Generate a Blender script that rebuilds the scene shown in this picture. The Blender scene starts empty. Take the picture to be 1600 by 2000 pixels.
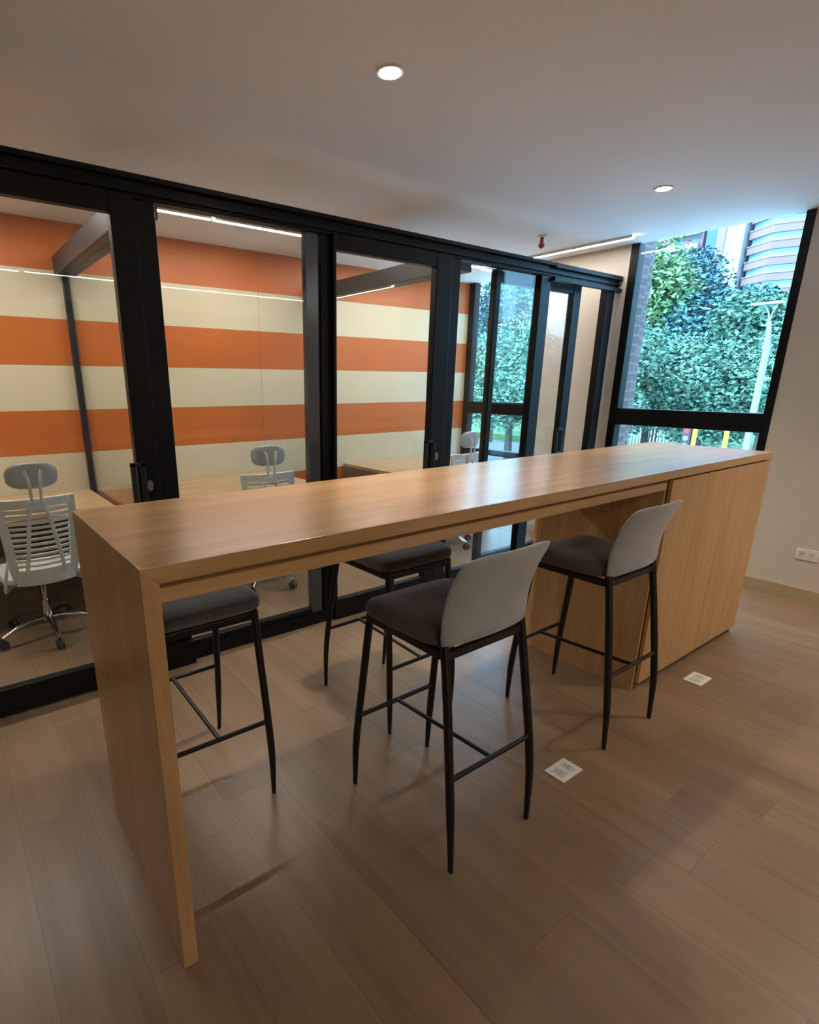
import bpy, bmesh, math, random
from mathutils import Vector, Matrix
random.seed(7)
SC = bpy.context.scene
COL = SC.collection
PI = math.pi

# ------------------------------------------------------------ camera
F, CX, CY = 1077.19, 680.29, 1075.85
YAW, PITCH, ROLL, CAMH = 0.6333, -0.296, 0.0025, 1.411
cam_d = bpy.data.cameras.new('camera'); cam = bpy.data.objects.new('camera', cam_d); COL.objects.link(cam)
fw = Vector((math.sin(YAW)*math.cos(PITCH), math.cos(YAW)*math.cos(PITCH), math.sin(PITCH)))
rt = Vector((math.cos(YAW), -math.sin(YAW), 0)); up = rt.cross(fw)
c_, s_ = math.cos(ROLL), math.sin(ROLL)
rt, up = c_*rt + s_*up, -s_*rt + c_*up
m = Matrix((rt, up, -fw)).transposed().to_4x4(); m.translation = Vector((0, 0, CAMH))
cam.matrix_world = m
cam_d.sensor_fit = 'HORIZONTAL'; cam_d.sensor_width = 36; cam_d.lens = F*36/1600
cam_d.shift_x = (800-CX)/1600; cam_d.shift_y = (CY-1000)/1600
cam_d.clip_start = 0.02; cam_d.clip_end = 600
SC.camera = cam

# ------------------------------------------------------------ world, exposure
SC.view_settings.view_transform = 'Standard'; SC.view_settings.look = 'None'
SC.view_settings.gamma = 1; SC.view_settings.use_curve_mapping = False
SC.view_settings.exposure = 1.38
W = bpy.data.worlds.new('sky'); SC.world = W; W.use_nodes = True
bg = W.node_tree.nodes['Background']; bg.inputs[0].default_value = (0.50, 0.74, 1.0, 1); bg.inputs[1].default_value = 3.1
STRIP_POWER, OFFICE_STRIP_POWER, REAR_STRIP_POWER = 18.0, 50.0, 20.0
DOWNLIGHT_POWER = 30.0
sd = bpy.data.lights.new('sun', 'SUN'); sd.energy = 3.5; sd.angle = math.radians(4); sd.color = (1, .95, .88)
so = bpy.data.objects.new('sun', sd); COL.objects.link(so); so.rotation_euler = Vector((.62, -.22, -.75)).to_track_quat('-Z', 'Y').to_euler()

# ------------------------------------------------------------ measures
XR = 4.582      # inner face of the right wall
YP = 2.608      # glass partition
YB = 4.497      # office back wall
ZC = 2.438      # ceiling
ZH = 2.215      # top of the partition header
XL, YF = -3.2, -3.4
XO = 4.92       # office window plane

# ------------------------------------------------------------ material helpers
def new_mat(name):
    mt = bpy.data.materials.new(name); mt.use_nodes = True
    nt = mt.node_tree; b = nt.nodes['Principled BSDF']
    return mt, nt, b
def plain(name, col, rough=.5, metal=0., spec=.5, bump=0., bscale=80, var=0., vscale=6, coat=0., sheen=0.):
    mt, nt, b = new_mat(name)
    b.inputs['Base Color'].default_value = (*col, 1); b.inputs['Roughness'].default_value = rough
    b.inputs['Metallic'].default_value = metal; b.inputs['Specular IOR Level'].default_value = spec
    b.inputs['Coat Weight'].default_value = coat; b.inputs['Coat Roughness'].default_value = .12
    b.inputs['Sheen Weight'].default_value = sheen
    tc = nt.nodes.new('ShaderNodeTexCoord')
    n = nt.nodes.new('ShaderNodeTexNoise'); n.inputs['Scale'].default_value = vscale; n.inputs['Detail'].default_value = 4
    nt.links.new(tc.outputs['Object'], n.inputs['Vector'])
    if var:
        r = nt.nodes.new('ShaderNodeValToRGB')
        r.color_ramp.elements[0].position = .3; r.color_ramp.elements[1].position = .7
        r.color_ramp.elements[0].color = (*[c*(1-var) for c in col], 1); r.color_ramp.elements[1].color = (*[min(1, c*(1+var)) for c in col], 1)
        nt.links.new(n.outputs['Fac'], r.inputs['Fac']); nt.links.new(r.outputs['Color'], b.inputs['Base Color'])
    if bump:
        n2 = nt.nodes.new('ShaderNodeTexNoise'); n2.inputs['Scale'].default_value = bscale; n2.inputs['Detail'].default_value = 3
        nt.links.new(tc.outputs['Object'], n2.inputs['Vector'])
        bp = nt.nodes.new('ShaderNodeBump'); bp.inputs['Strength'].default_value = bump; bp.inputs['Distance'].default_value = .004
        nt.links.new(n2.outputs['Fac'], bp.inputs['Height']); nt.links.new(bp.outputs['Normal'], b.inputs['Normal'])
    return mt
def emit(name, col, s):
    mt, nt, b = new_mat(name)
    b.inputs['Base Color'].default_value = (0.8, .8, .8, 1)
    b.inputs['Emission Color'].default_value = (*col, 1); b.inputs['Emission Strength'].default_value = s
    return mt
def M_(nt, op, a=None, b=None, v0=None, v1=None):
    n = nt.nodes.new('ShaderNodeMath'); n.operation = op
    if a is not None: nt.links.new(a, n.inputs[0])
    if b is not None: nt.links.new(b, n.inputs[1])
    if v0 is not None: n.inputs[0].default_value = v0
    if v1 is not None: n.inputs[1].default_value = v1
    return n.outputs[0]
def glass(name, tint=(.97, .985, .98), refl=.045, rough=0.0):
    mt = bpy.data.materials.new(name); mt.use_nodes = True; nt = mt.node_tree; nt.nodes.clear()
    out = nt.nodes.new('ShaderNodeOutputMaterial'); mx = nt.nodes.new('ShaderNodeMixShader')
    tr = nt.nodes.new('ShaderNodeBsdfTransparent'); tr.inputs[0].default_value = (*tint, 1)
    gl = nt.nodes.new('ShaderNodeBsdfGlossy'); gl.inputs['Roughness'].default_value = rough; gl.inputs[0].default_value = (1, 1, 1, 1)
    lw = nt.nodes.new('ShaderNodeLayerWeight'); lw.inputs[0].default_value = .5
    p = M_(nt, 'POWER', lw.outputs['Facing'], v1=5.0); q = M_(nt, 'MULTIPLY', p, v1=.9); f = M_(nt, 'ADD', q, v1=refl)
    nt.links.new(f, mx.inputs[0]); nt.links.new(tr.outputs[0], mx.inputs[1]); nt.links.new(gl.outputs[0], mx.inputs[2])
    nt.links.new(mx.outputs[0], out.inputs[0])
    return mt
def ramp(nt, src, stops, interp='LINEAR'):
    r = nt.nodes.new('ShaderNodeValToRGB'); r.color_ramp.interpolation = interp
    e = r.color_ramp.elements
    while len(e) > 1: e.remove(e[-1])
    e[0].position = stops[0][0]; e[0].color = (*stops[0][1], 1)
    for p, c in stops[1:]:
        k = e.new(p); k.color = (*c, 1)
    nt.links.new(src, r.inputs['Fac']); return r.outputs['Color']
def mixc(nt, fac, a, b, mode='MIX', facv=None):
    n = nt.nodes.new('ShaderNodeMix'); n.data_type = 'RGBA'; n.blend_type = mode
    if fac is not None: nt.links.new(fac, n.inputs[0])
    if facv is not None: n.inputs[0].default_value = facv
    for s, t in ((a, 6), (b, 7)):
        if isinstance(s, tuple): n.inputs[t].default_value = (*s, 1)
        else: nt.links.new(s, n.inputs[t])
    return n.outputs[2]
def wood(name, base, dark, light, axis='X', rough=.38, scale=1.0, plank=None, coat=.0, spec=.5):
    """straight oak grain along an axis; plank=(width,length) adds boards with joints"""
    mt, nt, b = new_mat(name)
    tc = nt.nodes.new('ShaderNodeTexCoord'); sep = nt.nodes.new('ShaderNodeSeparateXYZ'); nt.links.new(tc.outputs['Object'], sep.inputs[0])
    ax = {'X': 0, 'Y': 1, 'Z': 2}[axis]; oth = [k for k in range(3) if k != ax]
    comb = nt.nodes.new('ShaderNodeCombineXYZ')
    L = sep.outputs[ax]; A = sep.outputs[oth[0]]; B = sep.outputs[oth[1]]
    rnd = None
    if plank:
        pw, pl = plank
        row = M_(nt, 'FLOOR', M_(nt, 'DIVIDE', A, v1=pw))
        wn = nt.nodes.new('ShaderNodeTexWhiteNoise'); wn.noise_dimensions = '1D'; nt.links.new(row, wn.inputs['W'])
        off = M_(nt, 'MULTIPLY', wn.outputs['Value'], v1=pl)
        L2 = M_(nt, 'ADD', L, off); cell = M_(nt, 'FLOOR', M_(nt, 'DIVIDE', L2, v1=pl))
        cid = M_(nt, 'ADD', M_(nt, 'MULTIPLY', row, v1=17.31), M_(nt, 'MULTIPLY', cell, v1=5.77))
        wn2 = nt.nodes.new('ShaderNodeTexWhiteNoise'); wn2.noise_dimensions = '1D'; nt.links.new(cid, wn2.inputs['W'])
        rnd = wn2.outputs['Value']
        shift = M_(nt, 'MULTIPLY', rnd, v1=37.)
    nt.links.new(M_(nt, 'MULTIPLY', L, v1=1.1*scale), comb.inputs[0])
    nt.links.new(M_(nt, 'MULTIPLY', A, v1=14*scale), comb.inputs[1])
    bb = M_(nt, 'MULTIPLY', B, v1=14*scale)
    if plank: bb = M_(nt, 'ADD', bb, shift)
    nt.links.new(bb, comb.inputs[2])
    n1 = nt.nodes.new('ShaderNodeTexNoise'); n1.inputs['Scale'].default_value = 1.0; n1.inputs['Detail'].default_value = 6; n1.inputs['Roughness'].default_value = .6; n1.inputs['Distortion'].default_value = .6
    nt.links.new(comb.outputs[0], n1.inputs['Vector'])
    vm = nt.nodes.new('ShaderNodeVectorMath'); vm.operation = 'MULTIPLY'; vm.inputs[1].default_value = (2.6, 7, 7)
    nt.links.new(comb.outputs[0], vm.inputs[0])
    n2 = nt.nodes.new('ShaderNodeTexNoise'); n2.inputs['Scale'].default_value = 1.0; n2.inputs['Detail'].default_value = 3
    nt.links.new(vm.outputs[0], n2.inputs['Vector'])
    col = ramp(nt, n1.outputs['Fac'], [(.28, dark), (.5, base), (.72, light)])
    fine = ramp(nt, n2.outputs['Fac'], [(.3, (.82, .80, .78)), (.6, (1, 1, 1))])
    col = mixc(nt, None, col, fine, 'MULTIPLY', .55)
    if plank:
        tone = ramp(nt, rnd, [(0, (.86, .86, .88)), (1, (1.0, 1.0, 1.0))])
        col = mixc(nt, None, col, tone, 'MULTIPLY', 1.0)
        fa = M_(nt, 'FRACT', M_(nt, 'DIVIDE', A, v1=pw)); fl = M_(nt, 'FRACT', M_(nt, 'DIVIDE', L2, v1=pl))
        g1 = M_(nt, 'LESS_THAN', fa, v1=.0022/pw); g2 = M_(nt, 'LESS_THAN', fl, v1=.0022/pl)
        g = M_(nt, 'MAXIMUM', g1, g2)
        col = mixc(nt, M_(nt, 'MULTIPLY', g, v1=.45), col, tuple(c*.35 for c in dark))
    nt.links.new(col, b.inputs['Base Color'])
    b.inputs['Roughness'].default_value = rough; b.inputs['Coat Weight'].default_value = coat; b.inputs['Coat Roughness'].default_value = .2
    b.inputs['Specular IOR Level'].default_value = spec
    bp = nt.nodes.new('ShaderNodeBump'); bp.inputs['Strength'].default_value = .12; bp.inputs['Distance'].default_value = .002
    nt.links.new(n2.outputs['Fac'], bp.inputs['Height']); nt.links.new(bp.outputs['Normal'], b.inputs['Normal'])
    return mt

OAK = ((.54, .315, .14), (.44, .245, .10), (.63, .39, .185))
m_oak_x = wood('oak_laminate_lengthwise', *OAK, axis='X', rough=.27, spec=.6, coat=.25)
m_oak_z = wood('oak_laminate_upright', *OAK, axis='Z', rough=.36, spec=.5)
m_desk = wood('desk_oak_laminate', (.46, .30, .16), (.34, .21, .10), (.56, .39, .22), axis='X', rough=.4)
m_floor = wood('floor_oak_planks', (.275, .18, .105), (.215, .136, .076), (.32, .212, .128), axis='Y', rough=.34, scale=.7, plank=(.2, 1.28), spec=.5)
m_ceil = plain('ceiling_paint', (.87, .885, .93), rough=.9, bump=.03, bscale=150)
m_wall = plain('warm_wall_paint', (.60, .53, .44), rough=.85, bump=.05, bscale=120)
m_wall_d = plain('bounce_cutting_dark_paint', (.22, .18, .14), rough=.9)  # for the unseen walls, made dark to hold back bounced light
m_wall_r = plain('grey_beige_wall_paint', (.60, .54, .47), rough=.85, bump=.05, bscale=120)
m_base = plain('baseboard_wood', (.42, .33, .2), rough=.5, var=.06)
m_black = plain('black_aluminium', (.004, .004, .005), rough=.42, spec=.22)
m_black2 = plain('charcoal_aluminium', (.016, .017, .02), rough=.4, spec=.3)
m_beam = plain('dark_grey_beam', (.028, .027, .027), rough=.45)
m_glass = glass('partition_glass', refl=.028)
m_wglass = glass('window_glass', tint=(.76, .93, 1.0), refl=.035)
m_stoolmetal = plain('dark_brown_steel', (.016, .011, .011), rough=.38, metal=.3)
m_velvet = plain('grey_velvet', (.105, .09, .088), rough=.85, var=.3, vscale=7, bump=.12, bscale=400, sheen=.25)
m_velvet_back = plain('velvet_lit_back', (.36, .345, .345), rough=.85, var=.1, vscale=7, bump=.12, bscale=400, sheen=.5)  # same velvet as the seat, lightened for the light falling on the backs
m_white = plain('white_plastic', (.80, .80, .77), rough=.35)
m_whitegrey = plain('light_grey_plastic', (.50, .52, .53), rough=.35)
m_mesh = plain('pale_seat_fabric', (.40, .40, .37), rough=.8, bump=.2, bscale=300)
m_chrome = plain('chrome', (.75, .75, .76), rough=.12, metal=1.)
m_rubber = plain('caster_rubber', (.03, .03, .03), rough=.5)
m_outlet = plain('white_outlet_plate', (.78, .76, .72), rough=.35)
m_outlet_d = plain('outlet_slots', (.16, .155, .15), rough=.5)
m_strip = emit('led_strip', (1.0, .93, .86), STRIP_POWER)
m_strip_o = emit('office_led_strip', (1.0, .93, .84), OFFICE_STRIP_POWER)
m_strip_r = emit('rear_led_strip', (1.0, .93, .86), REAR_STRIP_POWER)
m_spot = emit('downlight_lamp', (1.0, .92, .80), 30)
m_trim = plain('white_lamp_ring', (.75, .74, .72), rough=.4)
m_red = plain('red_sprinkler_paint', (.45, .05, .02), rough=.4)
m_lock = plain('satin_lock_metal', (.4, .39, .37), rough=.3, metal=.9)

def stripes_mat():
    mt, nt, b = new_mat('orange_cream_striped_boards')
    tc = nt.nodes.new('ShaderNodeTexCoord'); sep = nt.nodes.new('ShaderNodeSeparateXYZ'); nt.links.new(tc.outputs['Object'], sep.inputs[0])
    k = M_(nt, 'DIVIDE', sep.outputs[2], v1=.3042)
    par = M_(nt, 'MODULO', M_(nt, 'FLOOR', k), v1=2.0)        # 0,2,4,6 cream / 1,3,5,7 orange
    n = nt.nodes.new('ShaderNodeTexNoise'); n.inputs['Scale'].default_value = 3; nt.links.new(tc.outputs['Object'], n.inputs['Vector'])
    cr = ramp(nt, n.outputs['Fac'], [(.3, (.63, .55, .385)), (.7, (.67, .59, .42))])
    og = ramp(nt, n.outputs['Fac'], [(.3, (.50, .125, .022)), (.7, (.55, .145, .026))])
    col = mixc(nt, par, cr, og)
    fx = M_(nt, 'FRACT', M_(nt, 'DIVIDE', M_(nt, 'ADD', sep.outputs[0], v1=4.96), v1=2.44)); g = M_(nt, 'LESS_THAN', fx, v1=.0016)
    fz = M_(nt, 'FRACT', k); g2 = M_(nt, 'LESS_THAN', fz, v1=.006)
    col = mixc(nt, M_(nt, 'MULTIPLY', M_(nt, 'MAXIMUM', g, g2), v1=.5), col, (.12, .07, .03))
    nt.links.new(col, b.inputs['Base Color']); b.inputs['Roughness'].default_value = .45
    return mt
m_stripes = stripes_mat()
def brick_mat(name, c1, c2, mortar, sc=1.0):
    mt, nt, b = new_mat(name)
    tc = nt.nodes.new('ShaderNodeTexCoord'); sep = nt.nodes.new('ShaderNodeSeparateXYZ'); nt.links.new(tc.outputs['Object'], sep.inputs[0])
    comb = nt.nodes.new('ShaderNodeCombineXYZ')
    nt.links.new(M_(nt, 'ADD', sep.outputs[0], sep.outputs[1]), comb.inputs[0]); nt.links.new(sep.outputs[2], comb.inputs[1])
    br = nt.nodes.new('ShaderNodeTexBrick'); nt.links.new(comb.outputs[0], br.inputs['Vector'])
    br.inputs['Color1'].default_value = (*c1, 1); br.inputs['Color2'].default_value = (*c2, 1); br.inputs['Mortar'].default_value = (*mortar, 1)
    br.inputs['Scale'].default_value = sc; br.inputs['Brick Width'].default_value = .24; br.inputs['Row Height'].default_value = .075; br.inputs['Mortar Size'].default_value = .01
    nt.links.new(br.outputs['Color'], b.inputs['Base Color']); b.inputs['Roughness'].default_value = .9
    return mt

# ------------------------------------------------------------ mesh helpers
class MB:
    def __init__(s): s.bm = bmesh.new()
    def box(s, a, b, bev=0):
        (x0, y0, z0), (x1, y1, z1) = a, b
        x0, x1 = min(x0, x1), max(x0, x1); y0, y1 = min(y0, y1), max(y0, y1); z0, z1 = min(z0, z1), max(z0, z1)
        v = [s.bm.verts.new(p) for p in [(x0,y0,z0),(x1,y0,z0),(x1,y1,z0),(x0,y1,z0),(x0,y0,z1),(x1,y0,z1),(x1,y1,z1),(x0,y1,z1)]]
        f = [s.bm.faces.new([v[i] for i in q]) for q in [(3,2,1,0),(4,5,6,7),(0,1,5,4),(1,2,6,5),(2,3,7,6),(3,0,4,7)]]
        if bev:
            es = list({e for q in f for e in q.edges})
            bmesh.ops.bevel(s.bm, geom=es, offset=bev, segments=2, affect='EDGES', profile=.5)
        return s
    def obox(s, c, u, v, w):       # centre and three half-axis vectors
        c, u, v, w = map(Vector, (c, u, v, w))
        vs = [s.bm.verts.new(c+a*u+b*v+d*w) for d in (-1, 1) for a, b in ((-1,-1),(1,-1),(1,1),(-1,1))]
        for q in [(3,2,1,0),(4,5,6,7),(0,1,5,4),(1,2,6,5),(2,3,7,6),(3,0,4,7)]: s.bm.faces.new([vs[i] for i in q])
        return s
    def tube(s, pts, rad, n=10, flat=1.0, cap=True):
        pts = [Vector(p) for p in pts]; rings = []
        if not isinstance(rad, (list, tuple)): rad = [rad]*len(pts)
        prev = None
        for i, p in enumerate(pts):
            d = (pts[min(i+1, len(pts)-1)]-pts[max(i-1, 0)]).normalized()
            if prev is None:
                ref = Vector((0, 0, 1)) if abs(d.z) < .9 else Vector((1, 0, 0))
                a = d.cross(ref).normalized()
            else: a = (prev - d*prev.dot(d)).normalized()
            prev = a; b = d.cross(a)
            rings.append([s.bm.verts.new(p+rad[i]*(math.cos(t)*a+flat*math.sin(t)*b)) for t in [2*PI*k/n for k in range(n)]])
        for r0, r1 in zip(rings, rings[1:]):
            for k in range(n): s.bm.faces.new([r0[k], r0[(k+1)%n], r1[(k+1)%n], r1[k]])
        if cap: s.bm.faces.new(rings[0][::-1]); s.bm.faces.new(rings[-1])
        return s
    def cyl(s, p0, p1, r0, r1=None, n=16): return s.tube([p0, p1], [r0, r0 if r1 is None else r1], n)
    def lathe(s, prof, c=(0, 0, 0), n=20, axis='Z'):
        rings = []
        for r, z in prof:
            ring = []
            for k in range(n):
                t = 2*PI*k/n; x, y = r*math.cos(t), r*math.sin(t)
                q = (x, y, z) if axis == 'Z' else ((z, x, y) if axis == 'X' else (y, z, x))
                ring.append(s.bm.verts.new(Vector(q)+Vector(c)))
            rings.append(ring)
        for r0, r1 in zip(rings, rings[1:]):
            for k in range(n): s.bm.faces.new([r0[k], r0[(k+1)%n], r1[(k+1)%n], r1[k]])
        s.bm.faces.new(rings[0][::-1]); s.bm.faces.new(rings[-1])
        return s
    def prism(s, poly, a0, a1, axis='Y'):
        f = {'Y': lambda p, t: (p[0], t, p[1]), 'X': lambda p, t: (t, p[0], p[1]), 'Z': lambda p, t: (p[0], p[1], t)}[axis]
        A = [s.bm.verts.new(f(p, a0)) for p in poly]; B = [s.bm.verts.new(f(p, a1)) for p in poly]; n = len(poly)
        s.bm.faces.new(A); s.bm.faces.new(B[::-1])
        for k in range(n): s.bm.faces.new([A[k], B[k], B[(k+1)%n], A[(k+1)%n]])
        return s
    def grid(s, fn, nu, nv, closeu=False):
        g = [[s.bm.verts.new(fn(i/nu, j/nv)) for j in range(nv+1)] for i in range(nu+(0 if closeu else 1))]
        N = len(g)
        for i in range(nu):
            for j in range(nv): s.bm.faces.new([g[i][j], g[(i+1)%N][j], g[(i+1)%N][j+1], g[i][j+1]])
        return s
    def build(s, name, mat, parent=None, smooth=False, mods=()):
        bmesh.ops.recalc_face_normals(s.bm, faces=s.bm.faces)
        me = bpy.data.meshes.new(name); s.bm.to_mesh(me); s.bm.free()
        if smooth:
            for p in me.polygons: p.use_smooth = True
        o = bpy.data.objects.new(name, me); COL.objects.link(o)
        if mat: me.materials.append(mat)
        if parent: o.parent = parent
        for k in mods:
            if k[0] == 'sub': md = o.modifiers.new('subdivision', 'SUBSURF'); md.levels = md.render_levels = k[1]
            if k[0] == 'bev': md = o.modifiers.new('bevel', 'BEVEL'); md.width = k[1]; md.segments = 2; md.limit_method = 'ANGLE'
        if smooth and not mods:
            try: me.set_sharp_from_angle(angle=math.radians(45))
            except Exception: pass
        return o
def empty(name, loc=(0, 0, 0), rz=0):
    o = bpy.data.objects.new(name, None); COL.objects.link(o); o.location = loc; o.rotation_euler = (0, 0, rz); o.empty_display_size = .1
    return o
def tag(o, label=None, cat=None, group=None, kind=None):
    if label: o['label'] = label
    if cat: o['category'] = cat
    if group: o['group'] = group
    if kind: o['kind'] = kind
    return o
def struct(o, label=None, cat=None): return tag(o, label, cat, kind='structure')
def copy_tree(o, parent=None):
    c = o.copy(); COL.objects.link(c)
    if parent: c.parent = parent
    for ch in list(o.children): copy_tree(ch, c)
    return c

# ------------------------------------------------------------ room shell
PLAN = [(XL-.15, YF-.15), (XR+.03, YF-.15), (XR+.03, 2.56), (4.74, 2.56), (4.74, 2.76), (4.97, 2.76), (4.97, 3.34), (5.02, 3.34), (5.02, YB+.15), (XL-.15, YB+.15)]
struct(MB().prism(PLAN, -.1, 0, 'Z').build('floor', m_floor), 'grey brown oak plank floor running under bar and offices', 'floor')
struct(MB().prism(PLAN, ZC, ZC+.15, 'Z').build('ceiling', m_ceil), 'smooth pale grey ceiling over lounge and glass offices', 'ceiling')
struct(MB().box((XL-.15, YB, 0), (5.02, YB+.15, ZC)).build('wall_back', m_stripes), 'office back wall with wide orange and cream horizontal stripes', 'wall')
struct(MB().box((XL-.15, YF-.15, 0), (XL, YB, ZC)).build('wall_left', m_wall_d), 'plain wall at far left, darkened to cut bounce light, outside the photo', 'wall')
RX0, RX1 = -1.5, -.15
struct(MB().box((XL, YF-.15, 0), (RX0, YF, ZC)).box((RX1, YF-.15, 0), (XR, YF, ZC)).build('wall_front', m_wall_d), 'plain wall behind the viewer, darkened to cut bounce light', 'wall')
WY0, WY1 = 1.398, 2.546
wr = MB()
wr.box((XR, YF-.15, 0), (4.74, WY0, ZC))
wr.box((XR, WY1, 0), (4.74, 3.34, ZC)).box((4.74, 2.76, 0), (4.97, 3.34, ZC))
wr.box((4.535, YP+.0, 0), (XR, YP+.06, 2.13))
struct(wr.build('wall_right', m_wall_r), 'plain warm beige wall pierced by the tall windows', 'wall')
struct(MB().box((XR-.014, YF, 0), (XR, WY0, .075)).build('baseboard_right', m_base), 'low tan skirting board under the right wall', 'baseboard')
struct(MB().box((XR-.014, WY1, 0), (XR, YP-.06, .075)).build('baseboard_right_corner', m_base), 'short tan skirting board between window and partition', 'baseboard')

# ------------------------------------------------------------ windows
def window(name, xp, y0, y1, fw_=.065, dep=.09, gx=.018, label='', gm=None):
    r = struct(empty(name, (xp, (y0+y1)/2, 0)), label, 'window')
    f = MB(); hy = (y1-y0)/2
    f.box((0, -hy, 0), (dep, -hy+fw_*.8, ZC)); f.box((0, hy-fw_, 0), (dep, hy, ZC))
    f.box((0, -hy+fw_*.8, 1.085), (dep, hy-fw_, 1.215)); f.box((0, -hy+fw_*.8, 0), (dep, hy-fw_, .07)); f.box((0, -hy+fw_*.8, .64), (dep, hy-fw_, .70))
    f.build('window_frame', m_black, r, mods=(('bev', .004),))
    for z0, z1 in ((.07, .64), (.70, 1.085), (1.215, ZC)):
        MB().box((gx, -hy+fw_*.8, z0), (gx+.008, hy-fw_, z1)).build('glass_pane', gm or m_wglass, r)
    return r
window('window_1', XR-.004, WY0, WY1, label='tall black framed window on right wall looking onto trees and brick towers')
w3 = window('window_added_rear', 0, -(RX1-RX0)/2, (RX1-RX0)/2, label='black framed window added behind the viewer to light stools and cabinet', gm=glass('light_warming_glass', tint=(.86, .69, .52)))  # added rear window, lights stool backs; tint takes the blue out of its daylight
w3.location = ((RX0+RX1)/2, YF, 0); w3.rotation_euler = (0, 0, -PI/2)
window('window_2', XO, 3.36, 4.49, fw_=.075, label='black framed office window seen through the glass partition')

# ------------------------------------------------------------ exterior seen through windows
m_brick = brick_mat('grey_rose_brick', (.10, .062, .056), (.13, .082, .075), (.15, .13, .13))
pier = MB().prism([(4.745, 2.59), (4.975, 2.59), (4.975, 2.735), (5.32, 2.735), (5.32, 3.33), (4.975, 3.33), (4.975, 2.75), (4.745, 2.75)], -3.4, 3.4, 'Z').build('wall_brick_pier', m_brick)
struct(pier, 'grey rose brick pier outside between the two windows', 'wall')
m_asph = plain('asphalt', (.10, .11, .115), rough=.9, var=.1, vscale=.5)
struct(MB().box((14, -60, -3.5), (260, 130, -3.4)).build('ground_street', m_asph), 'grey street outside the window', 'ground')
struct(MB().prism([(5.4, -3.9), (-60, -3.9), (-60, -60), (14, -60), (14, 130), (5.4, 130)], -3.5, -3.4, 'Z').build('ground_pavement', plain('light_concrete_paving', (.78, .77, .75), rough=.9, var=.06, vscale=.8)), 'unseen light concrete forecourt below the windows', 'ground')  # unseen paving, kept very pale to bounce daylight up onto the ceiling
m_grassy = plain('park_grass', (.06, .13, .045), rough=.95, var=.3, vscale=1.5)
tag(MB().box((40, -30, -3.4), (120, 110, -2.9)).build('park_lawn', m_grassy), 'green park bank behind the street, low under the trees', 'lawn')

def leaf_mat(name, c):
    mt, nt, b = new_mat(name)
    g = nt.nodes.new('ShaderNodeNewGeometry')
    col = ramp(nt, g.outputs['Random Per Island'], [(0, tuple(x*.45 for x in c)), (.6, c), (1, tuple(min(1, x*1.9) for x in c))])
    nt.links.new(col, b.inputs['Base Color']); b.inputs['Roughness'].default_value = .55
    b.inputs['Transmission Weight'].default_value = 0
    return mt
m_leafA = leaf_mat('mid_green_leaves', (.09, .20, .13)); m_leafB = leaf_mat('hazy_blue_leaves', (.045, .14, .15)); m_leafC = leaf_mat('yellow_green_leaves', (.16, .28, .10)); m_leafD = leaf_mat('dark_leaves', (.035, .09, .10))  # aerial haze is put into the bluish leaf colours
m_bark = plain('bark', (.08, .06, .05), rough=.9, var=.3, vscale=8)
def tree(loc, h, crown_r, crown_z, mat, label, leaf=.22, n=5200, flat=.75, lobes=9, seed=1, group='trees across the street'):
    rnd = random.Random(seed); r = tag(empty('tree', loc), label, 'tree', group)
    lob = []
    for k in range(lobes):
        a = rnd.uniform(0, 2*PI); q = crown_r*rnd.uniform(.15, .62)
        lob.append((Vector((q*math.cos(a), q*math.sin(a), crown_z+rnd.uniform(-.5, .5)*crown_r*flat)), crown_r*rnd.uniform(.38, .58)))
    f = MB()
    for k in range(n):
        c, rr = rnd.choice(lob)
        d = Vector((rnd.gauss(0, 1), rnd.gauss(0, 1), rnd.gauss(0, 1))).normalized()
        p = c + d*rr*(rnd.uniform(.72, 1.08) if rnd.random() < .8 else rnd.uniform(.3, .8)); p.z = c.z+(p.z-c.z)*flat
        u = Vector((rnd.gauss(0, 1), rnd.gauss(0, 1), rnd.gauss(0, .5))).normalized(); v = u.cross(d+Vector((rnd.gauss(0, .4), rnd.gauss(0, .4), .5))).normalized()
        s1 = leaf*rnd.uniform(.6, 1.3); s2 = s1*.5
        vs = [f.bm.verts.new(p+a) for a in (-u*s1, v*s2-u*s1*.1, u*s1, -v*s2-u*s1*.1)]
        f.bm.faces.new(vs)
    f.build('foliage', mat, r)
    t = MB(); t.tube([(0, 0, 0), (.06*h*.2, 0, h*.3), (0, .04*h*.2, crown_z)], [h*.03, h*.024, h*.012], 8)
    t.build('trunk', m_bark, r)
    b = MB()
    for k in range(8):
        c, rr = lob[k % len(lob)]
        st = Vector((0, 0, crown_z-crown_r*.55*rnd.uniform(.6, 1)))
        b.tube([st, st.lerp(c, .5)+Vector((0, 0, .1)), c], [h*.011, h*.007, h*.003], 6)
    b.build('branches', m_bark, r)
    return r
G = -3.4
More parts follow.
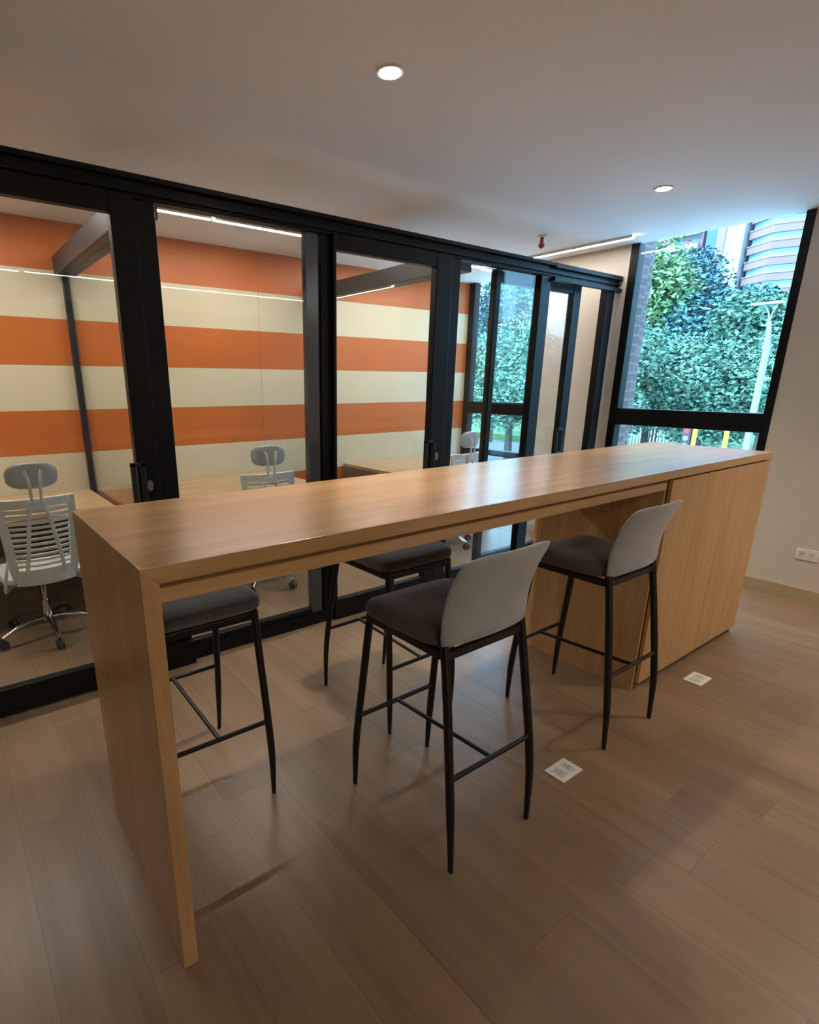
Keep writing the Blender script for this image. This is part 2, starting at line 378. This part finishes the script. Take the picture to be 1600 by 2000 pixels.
# near row of leafy street trees
near = [(16.5, 10.0, 6.4, 2.7, 5.0, m_leafA, 'mid green street tree nearest the brick pier', 11),
        (19.0, 7.6, 6.3, 2.6, 4.75, m_leafA, 'mid green street tree behind the lamp post, centre of the window', 12),
        (19.5, 5.0, 6.0, 2.5, 4.7, m_leafA, 'mid green street tree nearest the right window frame', 13),
        (17.5, 13.6, 6.6, 2.8, 5.0, m_leafA, 'leafy street tree seen through the office window', 14),
        (18.5, 17.4, 6.6, 2.8, 5.0, m_leafA, 'leafy street tree farthest left in the office window', 15),
        (21.0, 10.2, 6.4, 2.5, 4.7, m_leafB, 'bluish green tree behind the near street trees', 16),
        (17.5, -2.8, 6.2, 2.6, 4.7, m_leafA, 'leafy tree added beyond the right wall to block sky reflections, unseen', 18),  # this and the next two are added to block sky mirrored in the door glass
        (17.0, -7.4, 6.4, 2.7, 4.9, m_leafB, 'bluish tree added farther along the street to block sky reflections, unseen', 19),
        (18.0, -12.4, 6.2, 2.6, 4.7, m_leafA, 'leafy tree added at the far end of the row to block sky reflections, unseen', 20),
        (20.5, 2.0, 6.2, 2.6, 4.6, m_leafA, 'leafy street tree just right of the window view', 17)]
for x, y, h, cr, cz, mt, lb, sd in near:
    tree((x, y, G), h, cr, cz, mt, lb, leaf=.075, n=30000, seed=sd, lobes=12, group=None)
far = [(34, 18.6, 11, 3.6, 9.3, m_leafC, 'tall yellow green tree left, next to the brick pier', 21, 1.1),
       (38, 17.9, 11, 3.4, 8.6, m_leafB, 'tall bluish conical tree in front of the dark tower gap', 22, 1.25),
       (36, 14.6, 9.6, 3.6, 7.8, m_leafB, 'dark bluish tree below the banded tower', 23, .8),
       (40, 12.4, 9.6, 3.8, 7.4, m_leafD, 'dark flat topped tree under the banded tower corner', 24, .6),
       (33, 10.4, 8.5, 3.2, 7.0, m_leafA, 'green tree at right behind the lamp head', 25, .8),
       (36, 24.5, 11, 4.2, 9.0, m_leafC, 'tall green tree seen through the office window', 26, 1.1),
       (38, 31.5, 11, 4.2, 9.0, m_leafB, 'bluish tall tree far left in the office window', 27, 1.1)]
for x, y, h, cr, cz, mt, lb, sd, fl in far:
    tree((x, y, G), h, cr, cz, mt, lb, leaf=.15, n=18000, seed=sd, lobes=12, flat=fl, group=None)
# towers
m_tbrick = plain('pale_pink_brick', (.24, .13, .13), rough=.9, var=.06, vscale=.3)
m_tbrick2 = plain('rose_brick', (.28, .165, .165), rough=.9, var=.05, vscale=.3)
m_twhite = plain('white_render', (.36, .355, .37), rough=.8)
m_tglass = plain('tower_window_glass', (.25, .42, .52), rough=.15, spec=.8)
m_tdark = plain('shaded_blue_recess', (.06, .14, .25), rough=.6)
def banded_tower():
    r = tag(empty('banded_tower', (148, 47.5, G)), 'tall brick apartment tower with white window bands and pointed corner', 'building')
    # plan: a blunt corner toward the viewer
    def plan(d): return [(-4-d, 3.0), (-4-d+3.5, 8.6+d), (14, 8.6+d), (14, -8.6-d), (-4-d+4.2, -8.6-d), (-4-d, 3.0)][:5]
    MB().prism(plan(-.5), 0, 62, 'Z').build('core', m_tglass, r)
    for k in range(20):
        z = 1.2+k*3.0
        MB().prism(plan(0), z, z+1.45, 'Z').build('brick_band', m_tbrick2, r)
        MB().prism(plan(.12), z+1.45, z+1.62, 'Z').build('white_sill', m_twhite, r)
banded_tower()
def brick_tower():
    r = tag(empty('brick_apartment_tower', (150, 72.5, G)), 'brick apartment tower with balconies left of the blue recess', 'building')
    MB().box((0, -6.0, 0), (14, 10, 60)).build('wall', m_tbrick, r)
    for k in range(18):
        z = 2+k*3
        MB().box((-.9, -5.4, z-.15), (0, 1.6, z+.9)).build('balcony', m_twhite, r)
        for y in (-4.6, -1.0, 4.0):
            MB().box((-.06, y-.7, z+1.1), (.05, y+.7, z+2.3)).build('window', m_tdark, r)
brick_tower()
def stair_tower():
    r = tag(empty('stair_tower', (146, 60.0, G)), 'narrow white and pink stair tower beside the dark blue gap', 'building')
    MB().box((0, -3.4, 0), (10, 1.9, 64)).build('wall', m_twhite, r)
    MB().box((-.25, .2, 0), (0, 1.85, 64)).build('brick_strip', m_tbrick2, r)
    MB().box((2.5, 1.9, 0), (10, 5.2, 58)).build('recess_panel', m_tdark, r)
stair_tower()
# street furniture
m_pole = plain('pale_galvanised_steel', (.24, .26, .27), rough=.4, metal=.2)
m_yellow = plain('traffic_yellow', (.75, .42, .03), rough=.5)
lp = tag(empty('street_lamp', (13.2, 4.34, G)), 'tall pale grey street lamp in front of the trees', 'lamp post')
MB().tube([(0, 0, 0), (0, .01, 5.44), (0, .06, 5.95)], [.085, .06, .035], 12).build('pole', m_pole, lp, True)
MB().cyl((0, .02, 5.44), (0, .02, 5.52), .075).build('collar', m_pole, lp, True)
MB().tube([(0, .06, 5.92), (0, .10, 6.10), (0, .19, 6.26)], .016, 8).build('arm', m_pole, lp, True)
MB().tube([(0, .06, 5.92), (0, .04, 6.10), (0, -.02, 6.26)], .016, 8).build('arm', m_pole, lp, True)
MB().box((-.08, -.11, 6.26), (.08, .40, 6.295)).build('lamp_head', m_twhite, lp)
def traffic_pole(y, x, label, z1):
    r = tag(empty('traffic_signal', (x, y, G)), label, 'traffic light')
    MB().cyl((0, 0, 0), (0, 0, z1), .045).build('pole', m_yellow, r, True); return r
m_redlamp = emit('red_signal', (1, .03, .03), 1.2)
m_redlamp.node_tree.nodes['Principled BSDF'].inputs['Base Color'].default_value = (.3, .01, .01, 1)
t1 = traffic_pole(5.27, 13, 'yellow traffic signal pole with red light, left of the two', 3.98)
MB().box((-.06, .06, 3.45), (.06, .22, 3.94)).build('signal_housing', m_rubber, t1)
MB().lathe([(.055, 0), (.055, .015)], (-.075, .14, 3.84), axis='X').build('red_lamp', m_redlamp, t1)
for z in (3.69, 3.54): MB().lathe([(.055, 0), (.055, .015)], (-.075, .14, z), axis='X').build('dark_lamp', m_outlet_d, t1)
t2 = traffic_pole(4.67, 13, 'plain yellow pole, right of the two by the street', 3.98)
t2.name = 'signal_post'; t2['category'] = 'pole'
fr = tag(empty('picket_fence', (30, 14.4, G)), 'white picket fence across the street beside the brick pier', 'fence')
pk = MB()
for k in range(16): pk.box((-.02, -1.2+k*.17, .8), (.02, -1.14+k*.17, 3.2 if k % 3 else 3.4))
pk.build('pickets', m_twhite, fr); MB().box((-.03, -1.25, 1.2), (.03, 1.5, 1.3)).box((-.03, -1.25, 2.6), (.03, 1.5, 2.7)).box((-.1, -1.25, 0), (.1, 1.5, .8)).build('rails', m_twhite, fr)

# ------------------------------------------------------------ glass partition
pt = struct(empty('wall_partition', (0, YP, 0)), 'black framed glass partition in front of the orange striped offices', 'partition')
D0, D1 = -.0, .06       # depth of the frame behind the front plane
MB().box((XL, D0, 2.132), (XR, D1, ZH)).build('header_rail', m_black, pt, mods=(('bev', .004),))
MB().box((XL, D0-.015, 2.150), (XR, D0, 2.162)).box((XL, D0-.028, 2.196), (XR, D0, ZH)).build('header_trim', m_black, pt)
MB().box((XL, D0+.0, 0), (XR-.0, D1, .072)).build('floor_track', m_black, pt, mods=(('bev', .003),))
def post(x0, x1, mat=m_black, dz=0): 
    o = MB().box((x0, D0, .072), (x1, D1, 2.132)).build('post', mat, pt, mods=(('bev', .004),)); return o
post(.805, .90); post(1.735, 1.795); post(2.665, 2.768); post(3.578, 3.69); post(4.43, 4.535)
MB().box((1.655, .015, .072), (1.728, .055, 2.132)).build('post', plain('blue_grey_aluminium', (.10, .12, .14), rough=.18, metal=.6), pt)
for x0, x1, z0 in ((.90, 1.655, .105), (2.768, 3.578, .105)):
    MB().box((x0, .026, z0), (x1, .034, 2.132)).build('glass_pane', m_glass, pt)
    MB().box((x0, .008, .072), (x1, .055, z0)).build('bottom_rail', m_black, pt, mods=(('bev', .003),))
MB().box((1.728, .026, .15), (1.735, .034, 2.132)).build('glass_pane', m_glass, pt)
MB().box((XL, .026, .15), (-1.1, .034, 2.132)).build('glass_pane', m_glass, pt)
# a door leaf: frame, pane, pull handle, lock
def leaf(name, x0, x1, label, stile=.1, lstile=.06, yo=-.03, top=2.062, lock='oval', hpos=None):
    r = struct(empty(name, ((x0+x1)/2, YP+yo, 0)), label, 'door'); w = (x1-x0)/2
    f = MB(); d = .05
    f.box((-w, 0, .012), (-w+lstile, d, 2.14)); f.box((w-stile, 0, .012), (w, d, 2.14))
    f.box((-w+lstile, .002, top), (w-stile, d-.002, 2.14)); f.box((-w+lstile, .002, .012), (w-stile, d-.002, .132))
    f.build('door_frame', m_black, r, mods=(('bev', .004),))
    MB().box((-w+lstile, .022, .132), (w-stile, .03, top)).build('glass_pane', m_glass, r)
    hx = w-stile if hpos is None else hpos
    h = MB(); a = hx-(.035 if name == 'door_1' else .058)
    h.box((a, -.03, .86), (a+.02, -.008, 1.065)); h.box((a, -.03, 1.045), (hx+.03, -.008, 1.065)); h.box((a, -.03, .86), (hx+.03, -.008, .88)); h.box((hx+.01, -.03, .86), (hx+.03, 0, 1.065))
    h.build('pull_handle', m_black2, r, mods=(('bev', .003),))
    if lock == 'oval':
        lk = MB().lathe([(.0135, -.006), (.0135, 0)], (0, 0, 0), n=20, axis='Y').build('lock', m_lock, r)
        lk.location = (w-stile*.5, 0, .955); lk.scale = (1, 1, 1.9)
    return r
leaf('door_1', -1.06, .805, 'sliding glass door leaf in front of the leftmost office', stile=.098, lock='oval')
leaf('door_2', 1.795, 2.665, 'closed sliding glass door leaf of the middle office', stile=.13, lstile=.02, lock='oval')
leaf('door_3', 3.195, 4.195, 'sliding glass door leaf slid half open beside the window', stile=.10, lstile=.05, yo=.075, lock=None)
# raised track box over the last opening
MB().box((3.69, -.03, 2.10), (XR, 0, 2.128)).box((3.69, -.03, 2.185), (XR, 0, 2.215)).build('door_track', m_black, pt, mods=(('bev', .003),))
MB().box((.72, -.04, 0), (.90, 0, .125)).build('floor_guide', m_black, pt, mods=(('bev', .003),))

# office dividers
def divider(name, x, label):
    r = struct(empty(name, (x, YP+.1, 0)), label, 'partition'); L = YB-YP-.1
    MB().box((-.065, .02, 2.10), (.065, L, 2.215)).build('beam', m_beam, r, mods=(('bev', .004),))
    MB().box((-.004, .02, .05), (.004, L-.03, 2.10)).build('glass_pane', m_glass, r)
    MB().box((-.022, L-.045, 0), (.022, L, 2.10)).build('wall_profile', m_black2, r)
    MB().box((-.022, .02, 0), (.022, L-.045, .05)).build('floor_profile', m_black2, r)
divider('wall_divider_1', .89, 'dark beam and glass divider between first and second office')
divider('wall_divider_2', 2.93, 'dark beam and glass divider between second and third office')

# ------------------------------------------------------------ lights
def strip(p0, p1, label, mat=None):
    p0, p1 = Vector(p0), Vector(p1); d = (p1-p0); Ln = d.length; d.normalize(); ang = math.atan2(d.y, d.x)
    r = tag(empty('led_strip_light', tuple((p0+p1)/2), ang), label, 'ceiling light', None)
    MB().prism([(-.021, 0), (-.021, -.017), (-.0185, -.017), (-.0185, -.004), (.0185, -.004), (.0185, -.017), (.021, -.017), (.021, 0)], -Ln/2, Ln/2, 'X').build('housing', m_trim, r)
    MB().box((-Ln/2+.001, -.0183, -.0175), (Ln/2-.001, .0183, -.005)).build('diffuser', mat or m_strip, r)
    return r
zc = ZC
strip((1.29, 3.80, zc), (1.675, 3.80, zc), 'shorter white strip light at left, behind the second glass bay', m_strip_o)
strip((1.695, 3.80, zc), (2.42, 3.80, zc), 'longer white strip light behind the second glass bay', m_strip_o)
strip((2.95, 3.80, zc), (3.9, 3.80, zc), 'white strip light above the third office, hidden by header', m_strip_o)
strip((3.95, 3.80, zc), (4.30, 3.80, zc), 'short strip light end by the office window', m_strip_o)
strip((4.35, 3.83, zc), (4.55, 3.83, zc), 'tiny strip light piece in the office window corner', m_strip_o)
strip((4.325, 2.40, zc), (4.325, 3.70, zc), 'bright diagonal strip light on the ceiling beside the window')
strip((-1.6, 3.80, zc), (.6, 3.80, zc), 'strip light over the leftmost office, above the photo edge', m_strip_o)
strip((0.05, -1.34, zc), (0.9, -1.34, zc), 'strip light behind the viewer, left half, mirrored in the glass', m_strip_r)
strip((.95, -1.34, zc), (4.28, -1.34, zc), 'strip light behind the viewer, right half, mirrored in the glass', m_strip_r)
strip((4.325, -1.30, zc), (4.325, .13, zc), 'strip light along the right wall, mirrored in middle door', m_strip_r)
def downlight(x, y, label, power=DOWNLIGHT_POWER):
    r = tag(empty('recessed_downlight', (x, y, ZC)), label, 'ceiling light')
    MB().lathe([(.036, -.001), (.036, -.006), (.047, -.006), (.050, -.001)], n=28).build('ring', m_trim, r, True)
    MB().lathe([(.001, -.0055), (.035, -.0065), (.035, -.0075), (.001, -.012)], n=24).build('lamp', m_spot, r, True)
    ld = bpy.data.lights.new('downlight_beam', 'SPOT'); ld.energy = power; ld.color = (1, .84, .66); ld.spot_size = math.radians(105); ld.spot_blend = 1.0; ld.shadow_soft_size = .035
    lo = bpy.data.objects.new('downlight_beam', ld); COL.objects.link(lo); lo.parent = r; lo.location = (0, 0, -.02)
    return r
downlight(1.476, 1.773, 'round recessed ceiling downlight at top centre, nearest the viewer')
downlight(3.452, 1.782, 'round recessed ceiling downlight near the window, smaller in view')
downlight(3.46, .10, 'recessed downlight over the front floor, above the photo edge', 34)
sp = tag(empty('fire_sprinkler', (3.80, 2.80, ZC)), 'small red fire sprinkler head hanging from the ceiling', 'sprinkler')
MB().cyl((0, 0, -.012), (0, 0, 0), .03).build('escutcheon', m_trim, sp, True)
MB().cyl((0, 0, -.06), (0, 0, -.012), .013).build('pipe', m_red, sp, True)
MB().lathe([(.008, -.085), (.02, -.075), (.022, -.06), (.014, -.05)]).build('head', m_red, sp, True)
# daylight portals in the two windows
for nm, x, y0, y1 in (('daylight_portal', XR+.12, WY0+.05, WY1-.05), ('daylight_portal_office', XO+.12, 3.44, 4.42)):
    ld = bpy.data.lights.new(nm, 'AREA'); ld.shape = 'RECTANGLE'; ld.size = ZC-.1; ld.size_y = y1-y0; ld.cycles.is_portal = True
    lo = bpy.data.objects.new(nm, ld); COL.objects.link(lo); lo.location = (x, (y0+y1)/2, ZC/2); lo.rotation_euler = (0, PI/2, 0)

ld = bpy.data.lights.new('daylight_portal_rear', 'AREA'); ld.shape = 'RECTANGLE'; ld.size = RX1-RX0; ld.size_y = ZC-.1; ld.cycles.is_portal = True  # portal for the added rear window
lo = bpy.data.objects.new('daylight_portal_rear', ld); COL.objects.link(lo); lo.location = ((RX0+RX1)/2, YF-.12, ZC/2); lo.rotation_euler = (PI/2, 0, 0)

# ------------------------------------------------------------ communal high table
TX0, TX1, TY0, TY1, TH, TT = .2734, 3.6233, 1.0627, 1.7068, 1.06, .037
XCAB = 2.479
tb = tag(empty('high_bar_table', (TX0, TY0, 0)), 'long light oak waterfall bar table with cabinet end, in the room centre', 'table')
w_, d_ = TX1-TX0, TY1-TY0; xc = XCAB-TX0
MB().prism([(0, TH), (w_, TH), (w_, TH-TT), (TT, TH-TT)], 0, d_).build('tabletop', m_oak_x, tb, mods=(('bev', .0015),))
MB().prism([(0, 0), (TT, 0), (TT, TH-TT), (0, TH)], 0, d_).build('end_panel', m_oak_z, tb, mods=(('bev', .0015),))
MB().box((TT, .035, TH-TT-.015), (xc, d_-.035, TH-TT)).build('apron_recess', m_oak_x, tb)
MB().box((TT, .014, TH-TT-.047), (xc, .036, TH-TT-.015)).build('apron', m_oak_x, tb)
MB().box((TT, d_-.036, TH-TT-.047), (xc, d_-.014, TH-TT-.015)).build('apron', m_oak_x, tb)
MB().box((TT, .036, TH-TT-.045), (xc, d_-.036, TH-TT-.033)).build('underside_panel', m_oak_x, tb)
MB().box((xc, .020, 0), (xc+.018, d_-.002, TH-TT)).build('cabinet_side', m_oak_z, tb, mods=(('bev', .001),))
MB().box((w_-.018, .020, .0), (w_-.002, d_-.002, TH-TT)).build('cabinet_side', m_oak_z, tb, mods=(('bev', .001),))
MB().box((xc+.022, 0.001, .038), (w_-.001, .018, TH-TT-.008)).build('cabinet_front', m_oak_z, tb, mods=(('bev', .001),))
MB().box((xc+.018, d_-.02, 0), (w_-.018, d_-.004, TH-TT)).build('cabinet_back', m_oak_z, tb)
MB().box((xc+.018, .05, 0), (w_-.018, .07, .06)).build('plinth', m_oak_x, tb)

# ------------------------------------------------------------ bar stools
def make_stool():
    r = empty('bar_stool')
    SW, SZ = .19, .695
    # legs: oval tube, bulging, tapering to a fine foot
    for sx, sy in ((-1, 1), (1, 1), (-1, -1), (1, -1)):
        if sy > 0: pts = [(sx*.165, .185, SZ), (sx*.172, .203, .5), (sx*.180, .224, .29), (sx*.184, .236, .15), (sx*.182, .238, 0)]
        else: pts = [(sx*.168, -.150, SZ+.015), (sx*.174, -.178, .55), (sx*.184, -.212, .33), (sx*.188, -.232, .18), (sx*.182, -.240, 0)]
        P = []
        for a, b in zip(pts, pts[1:]):
            for k in range(3): P.append(Vector(a).lerp(Vector(b), k/3))
        P.append(Vector(pts[-1]))
        n = len(P)
        # smooth
        for _ in range(2): P = [P[0]]+[(P[i-1]+2*P[i]+P[i+1])/4 for i in range(1, n-1)]+[P[-1]]
        rad = [.0145 if i < n*.65 else .0145-.0075*((i-n*.65)/(n*.35)) for i in range(n)]
        MB().tube(P, rad, 12, flat=.85).build('leg', m_stoolmetal, r, True)
    MB().cyl((-.180, .224, .29), (.180, .224, .29), .0085, n=10).build('front_rail', m_stoolmetal, r, True)
    MB().cyl((-.185, -.214, .31), (.185, -.214, .31), .0085, n=10).build('rear_rail', m_stoolmetal, r, True)
    MB().cyl((0, .224, .29), (0, -.214, .31), .0075, n=10).build('footrest_stretcher', m_stoolmetal, r, True)
    f = MB(); z0, z1 = SZ-.03, SZ-.004
    f.box((-.178, .172, z0), (.178, .195, z1)).box((-.178, -.162, z0), (.178, -.142, z1)).box((-.178, -.142, z0), (-.155, .172, z1)).box((.155, -.142, z0), (.178, .172, z1))
    f.build('seat_frame', m_stoolmetal, r, mods=(('bev', .004),))
    # seat cushion: superellipse loft
    def seat(u, v):
        a = 2*PI*u; ex = .28
        def se(c): return math.copysign(abs(c)**ex, c)
        prof = [(0, SZ-.004), (.93, SZ-.004), (.985, SZ+.006), (1.0, SZ+.024), (.985, SZ+.042), (.93, SZ+.054), (.80, SZ+.061), (.4, SZ+.060), (0, SZ+.056)]
        q, z = prof[round(v*8)]
        x = .202*se(math.cos(a))*q; y = .035+.172*se(math.sin(a))*q
        if y < 0: x *= 1-.06*(-y/.19)
        z -= .010*max(0, (y-.12)/.08)**2 if v > .5 else 0
        return (x, y, z)
    MB().grid(seat, 40, 8, True).build('seat', m_velvet, r, True, mods=(('sub', 1),))
    # backrest: thick curved shell
    def sheet(off):
        def g(u, v):
            t = v; z = .700+.285*t
            hw = .187; hw -= .011*max(0, (t-.85)/.15)**2; hw -= .008*max(0, (.12-t)/.12)
            s = u*2-1; x = s*hw
            y = -.178-.060*(max(0, t-.30)/.70)**1.7
            y += .030*(s*s)*(1-.35*t)                        # wraps forward at the sides
            z += .012*(1-t)*(1-s*s) - .011*t**4*abs(s)**5
            edge = max(abs(s)**8, (abs(t-.5)*2)**10)
            return (x, y+off*(1-.75*edge), z)
        return g
    b = MB(); NU, NV = 18, 14
    gf = [[b.bm.verts.new(sheet(.017)(i/NU, j/NV)) for j in range(NV+1)] for i in range(NU+1)]
    gb = [[b.bm.verts.new(sheet(-.017)(i/NU, j/NV)) for j in range(NV+1)] for i in range(NU+1)]
    for g in (gf, gb):
        for i in range(NU):
            for j in range(NV): b.bm.faces.new([g[i][j], g[i+1][j], g[i+1][j+1], g[i][j+1]])
    for i in range(NU):
        for j in (0, NV): b.bm.faces.new([gf[i][j], gf[i+1][j], gb[i+1][j], gb[i][j]])
    for j in range(NV):
        for i in (0, NU): b.bm.faces.new([gf[i][j], gf[i][j+1], gb[i][j+1], gb[i][j]])
    b.build('backrest', m_velvet_back, r, True, mods=(('sub', 1),))
    return r
stool = make_stool()
G1 = 'grey velvet bar stools around the oak bar table'
for i, (x, y, rz, lb) in enumerate([
        (1.208, 1.112, 0, 'grey velvet bar stool with black legs, front centre, nearest the viewer'),
        (2.137, 1.158, 0, 'grey velvet bar stool drawn up beside the oak cabinet side'),
        (1.507, 1.745, PI, 'grey bar stool on the far side, tucked under the table middle'),
        (.578, 1.722, PI, 'grey bar stool on the far side, half hidden by the table end panel')]):
    o = stool if i == 0 else copy_tree(stool)
    o.location = (x, y, 0); o.rotation_euler = (0, 0, rz); tag(o, lb, 'stool', G1)

# ------------------------------------------------------------ office desks
def desk(x0, x1, label):
    y0, y1, h = 3.64, YB-.004, .64
    r = tag(empty('office_desk', ((x0+x1)/2, (y0+y1)/2, 0)), label, 'desk'); w = (x1-x0)/2; d = (y1-y0)/2
    MB().box((-w, -d, h-.028), (w, d, h)).build('desktop', m_desk, r, mods=(('bev', .0015),))
    for s in (-1, 1):
        a = s*(w-.0125); MB().box((a-.0125, -d+.04, 0), (a+.0125, d-.01, h-.028)).build('side_panel', m_deskside, r)
    MB().box((-w+.025, d-.14, .25), (w-.025, d-.12, h-.028)).build('modesty_panel', m_deskside, r)
m_deskside = plain('taupe_laminate', (.16, .12, .085), rough=.5, var=.05)
desk(-.72, .862, 'light oak desk in the leftmost office behind the white chair')
desk(1.16, 2.40, 'light oak desk in the middle office behind the bar end')
desk(3.235, 4.56, 'light oak desk with dark side in the office by the window')

# ------------------------------------------------------------ office chairs
def make_chair():
    r = empty('office_chair')
    # back frame with slats
    def bp(s, t):      # s in -1..1 across, t in 0..1 up
        hw = .150+.035*t-.0*t*t
        if t < .12: hw -= .02*(1-t/.12)
        z = .375+.46*t; y = -.205-.035*math.sin(t*PI*.9)+.045*s*s-.01*t
        return Vector((s*hw, y, z))
    b = MB()
    def ribbon(fn, n, wdt, thk):     # thick strip following fn(k) with side vector
        vs = []
        for k in range(n+1):
            p, side, nor = fn(k/n)
            vs.append([b.bm.verts.new(p+a*side*wdt+c*nor*thk) for a, c in ((-1, -1), (1, -1), (1, 1), (-1, 1))])
        for r0, r1 in zip(vs, vs[1:]):
            for q in range(4): b.bm.faces.new([r0[q], r0[(q+1)%4], r1[(q+1)%4], r1[q]])
        b.bm.faces.new(vs[0][::-1]); b.bm.faces.new(vs[-1])
    Y = Vector((0, 1, 0))
    for s in (-1, 1):
        ribbon(lambda t, s=s: (bp(s*.93, t), Vector((1, 0, 0)), Y), 12, .021, .012)
    ribbon(lambda t: (bp(t*2-1, .955), Vector((0, 0, 1)), Y), 12, .024, .012)
    ribbon(lambda t: (bp(t*2-1, .075), Vector((0, 0, 1)), Y), 12, .040, .014)
    for k in range(12):
        tt = .17+.0635*k
        ribbon(lambda t, tt=tt: (bp((t*2-1)*.93, tt), Vector((0, 0, 1)), Y), 10, .0075 if k < 9 else .011, .005)
    for s in (-1, 1):
        ribbon(lambda t, s=s: (bp(s*(.60-.42*t), .1+.85*t)+Vector((0, -.006, 0)), Vector((1, 0, 0)), Y), 10, .010, .007)
    b.build('backrest', m_white, r, mods=(('bev', .004),))
    hp = MB(); n = 32
    def hd(u, v):
        a = 2*PI*u
        se = lambda c, e: math.copysign(abs(c)**e, c)
        prof = [(0, -.012), (.6, -.013), (.9, -.010), (1, 0), (.92, .012), (.6, .018), (0, .020)]
        q, y = prof[round(v*6)]
        x = .122*se(math.cos(a), .75)*q; z = .068*se(math.sin(a), .72)*q
        return (x, -.232+y+.9*x*x, .955+z)
    hp.grid(hd, 40, 6, True).build('headrest', m_whitegrey, r, True)
    for s in (-1, 1):
        MB().tube([(s*.038, -.258, .985), (s*.030, -.272, .955), (s*.024, -.268, .90), (s*.022, -.258, .83), (s*.024, -.256, .79)], [.007, .0085, .008, .008, .009], 8).build('headrest_arm', m_white, r, True)
    MB().box((-.04, -.264, .775), (.04, -.246, .825), .006).build('headrest_bracket', m_white, r)
    def seat(u, v):
        a = 2*PI*u; se = lambda c: math.copysign(abs(c)**.35, c)
        prof = [(0, .365), (.92, .365), (1.0, .385), (.96, .405), (.6, .412), (0, .408)]
        q, z = prof[round(v*5)]; return (.205*se(math.cos(a))*q, .015+.20*se(math.sin(a))*q, z)
    MB().grid(seat, 36, 5, True).build('seat', m_mesh, r, True)
    for s in (-1, 1):
        MB().tube([(s*.165, -.175, .52), (s*.19, -.175, .42), (s*.198, -.15, .345), (s*.15, -.05, .345)], [.010, .015, .013, .010], 8, flat=.6).build('side_bracket', m_white, r, True)
    MB().box((-.07, -.09, .325), (.07, .09, .365), .008).build('tilt_mechanism', m_rubber, r)
    MB().cyl((0, 0, .20), (0, 0, .33), .014).build('gas_piston', m_chrome, r, True)
    MB().tube([(0, 0, .085), (0, 0, .21)], [.026, .022], 16).build('column', m_chrome, r, True)
    for k in range(5):
        a = PI*1.5+2*PI*k/5; c, s = math.cos(a), math.sin(a)
        l = MB().tube([(0, 0, .105), (.08*c, .08*s, .110), (.17*c, .17*s, .098), (.262*c, .262*s, .062)], [.024, .018, .015, .012], 8, flat=.7).build('base_leg', m_chrome, r, True)
        w = MB(); ce = Vector((.262*c, .262*s, .026)); tv = Vector((-s, c, 0))
        for q in (-1, 1): w.tube([ce+tv*(q*.012-.007), ce+tv*(q*.012+.007)], [.026, .026], 16)
        w.tube([ce, ce+Vector((0, 0, .036))], .009, 8)
        w.build('caster', m_rubber, l, True)
    return r
chair = make_chair()
for i, (x, y, rz, lb) in enumerate([
        (.345, 3.43, .04, 'white slatted office chair in the leftmost office, fully in view'),
        (1.745, 3.45, -.10, 'white office chair with pale headrest at the middle office desk'),
        (3.60, 3.42, .06, 'white office chair in the office by the window, half hidden behind door frame')]):
    o = chair if i == 0 else copy_tree(chair)
    o.location = (x, y, 0); o.rotation_euler = (0, 0, rz); tag(o, lb, 'chair', 'white slatted office chairs behind the glass')
    if i == 1:
        for ch in o.children:
            if ch.name.startswith('base_leg'): ch.rotation_euler = (0, 0, PI/5)

# ------------------------------------------------------------ outlets
def outlet_mesh(r, w, h):
    MB().box((-w/2, -h/2, 0), (w/2, h/2, .006), .002).build('plate', m_outlet, r)
def floor_outlet(x, y, label):
    r = tag(empty('floor_outlet', (x, y, 0), 0.0), label, 'outlet')
    MB().box((-.063, -.042, 0), (.063, .042, .005), .0015).build('plate', m_outlet, r)
    for sx in (-.026, .026):
        MB().box((sx-.018, -.024, .005), (sx+.018, .024, .0062)).build('socket', plain('socket_face', (.62, .61, .58), rough=.4), r)
        MB().box((sx-.008, -.010, .0062), (sx-.005, .004, .0066)).box((sx+.005, -.010, .0062), (sx+.008, .004, .0066)).box((sx-.003, .009, .0062), (sx+.003, .015, .0066)).build('slots', m_outlet_d, r)
floor_outlet(1.706, .936, 'white power outlet plate lying on the floor near the front stool')
floor_outlet(2.852, .940, 'white floor outlet plate in front of the oak cabinet')
r = tag(empty('wall_outlet', (XR, 1.028, .311)), 'white double power outlet on the right wall above skirting', 'outlet')
MB().box((-.008, -.062, -.037), (0, .062, .037), .002).build('plate', m_outlet, r)
for s in (-.028, .028):
    MB().box((-.010, s-.018, -.022), (-.008, s+.018, .022)).build('socket', plain('wall_socket_face', (.66, .64, .60), rough=.4), r)
    MB().box((-.0106, s-.008, -.004), (-.010, s-.005, .010)).box((-.0106, s+.005, -.004), (-.010, s+.008, .010)).build('slots', m_outlet_d, r)
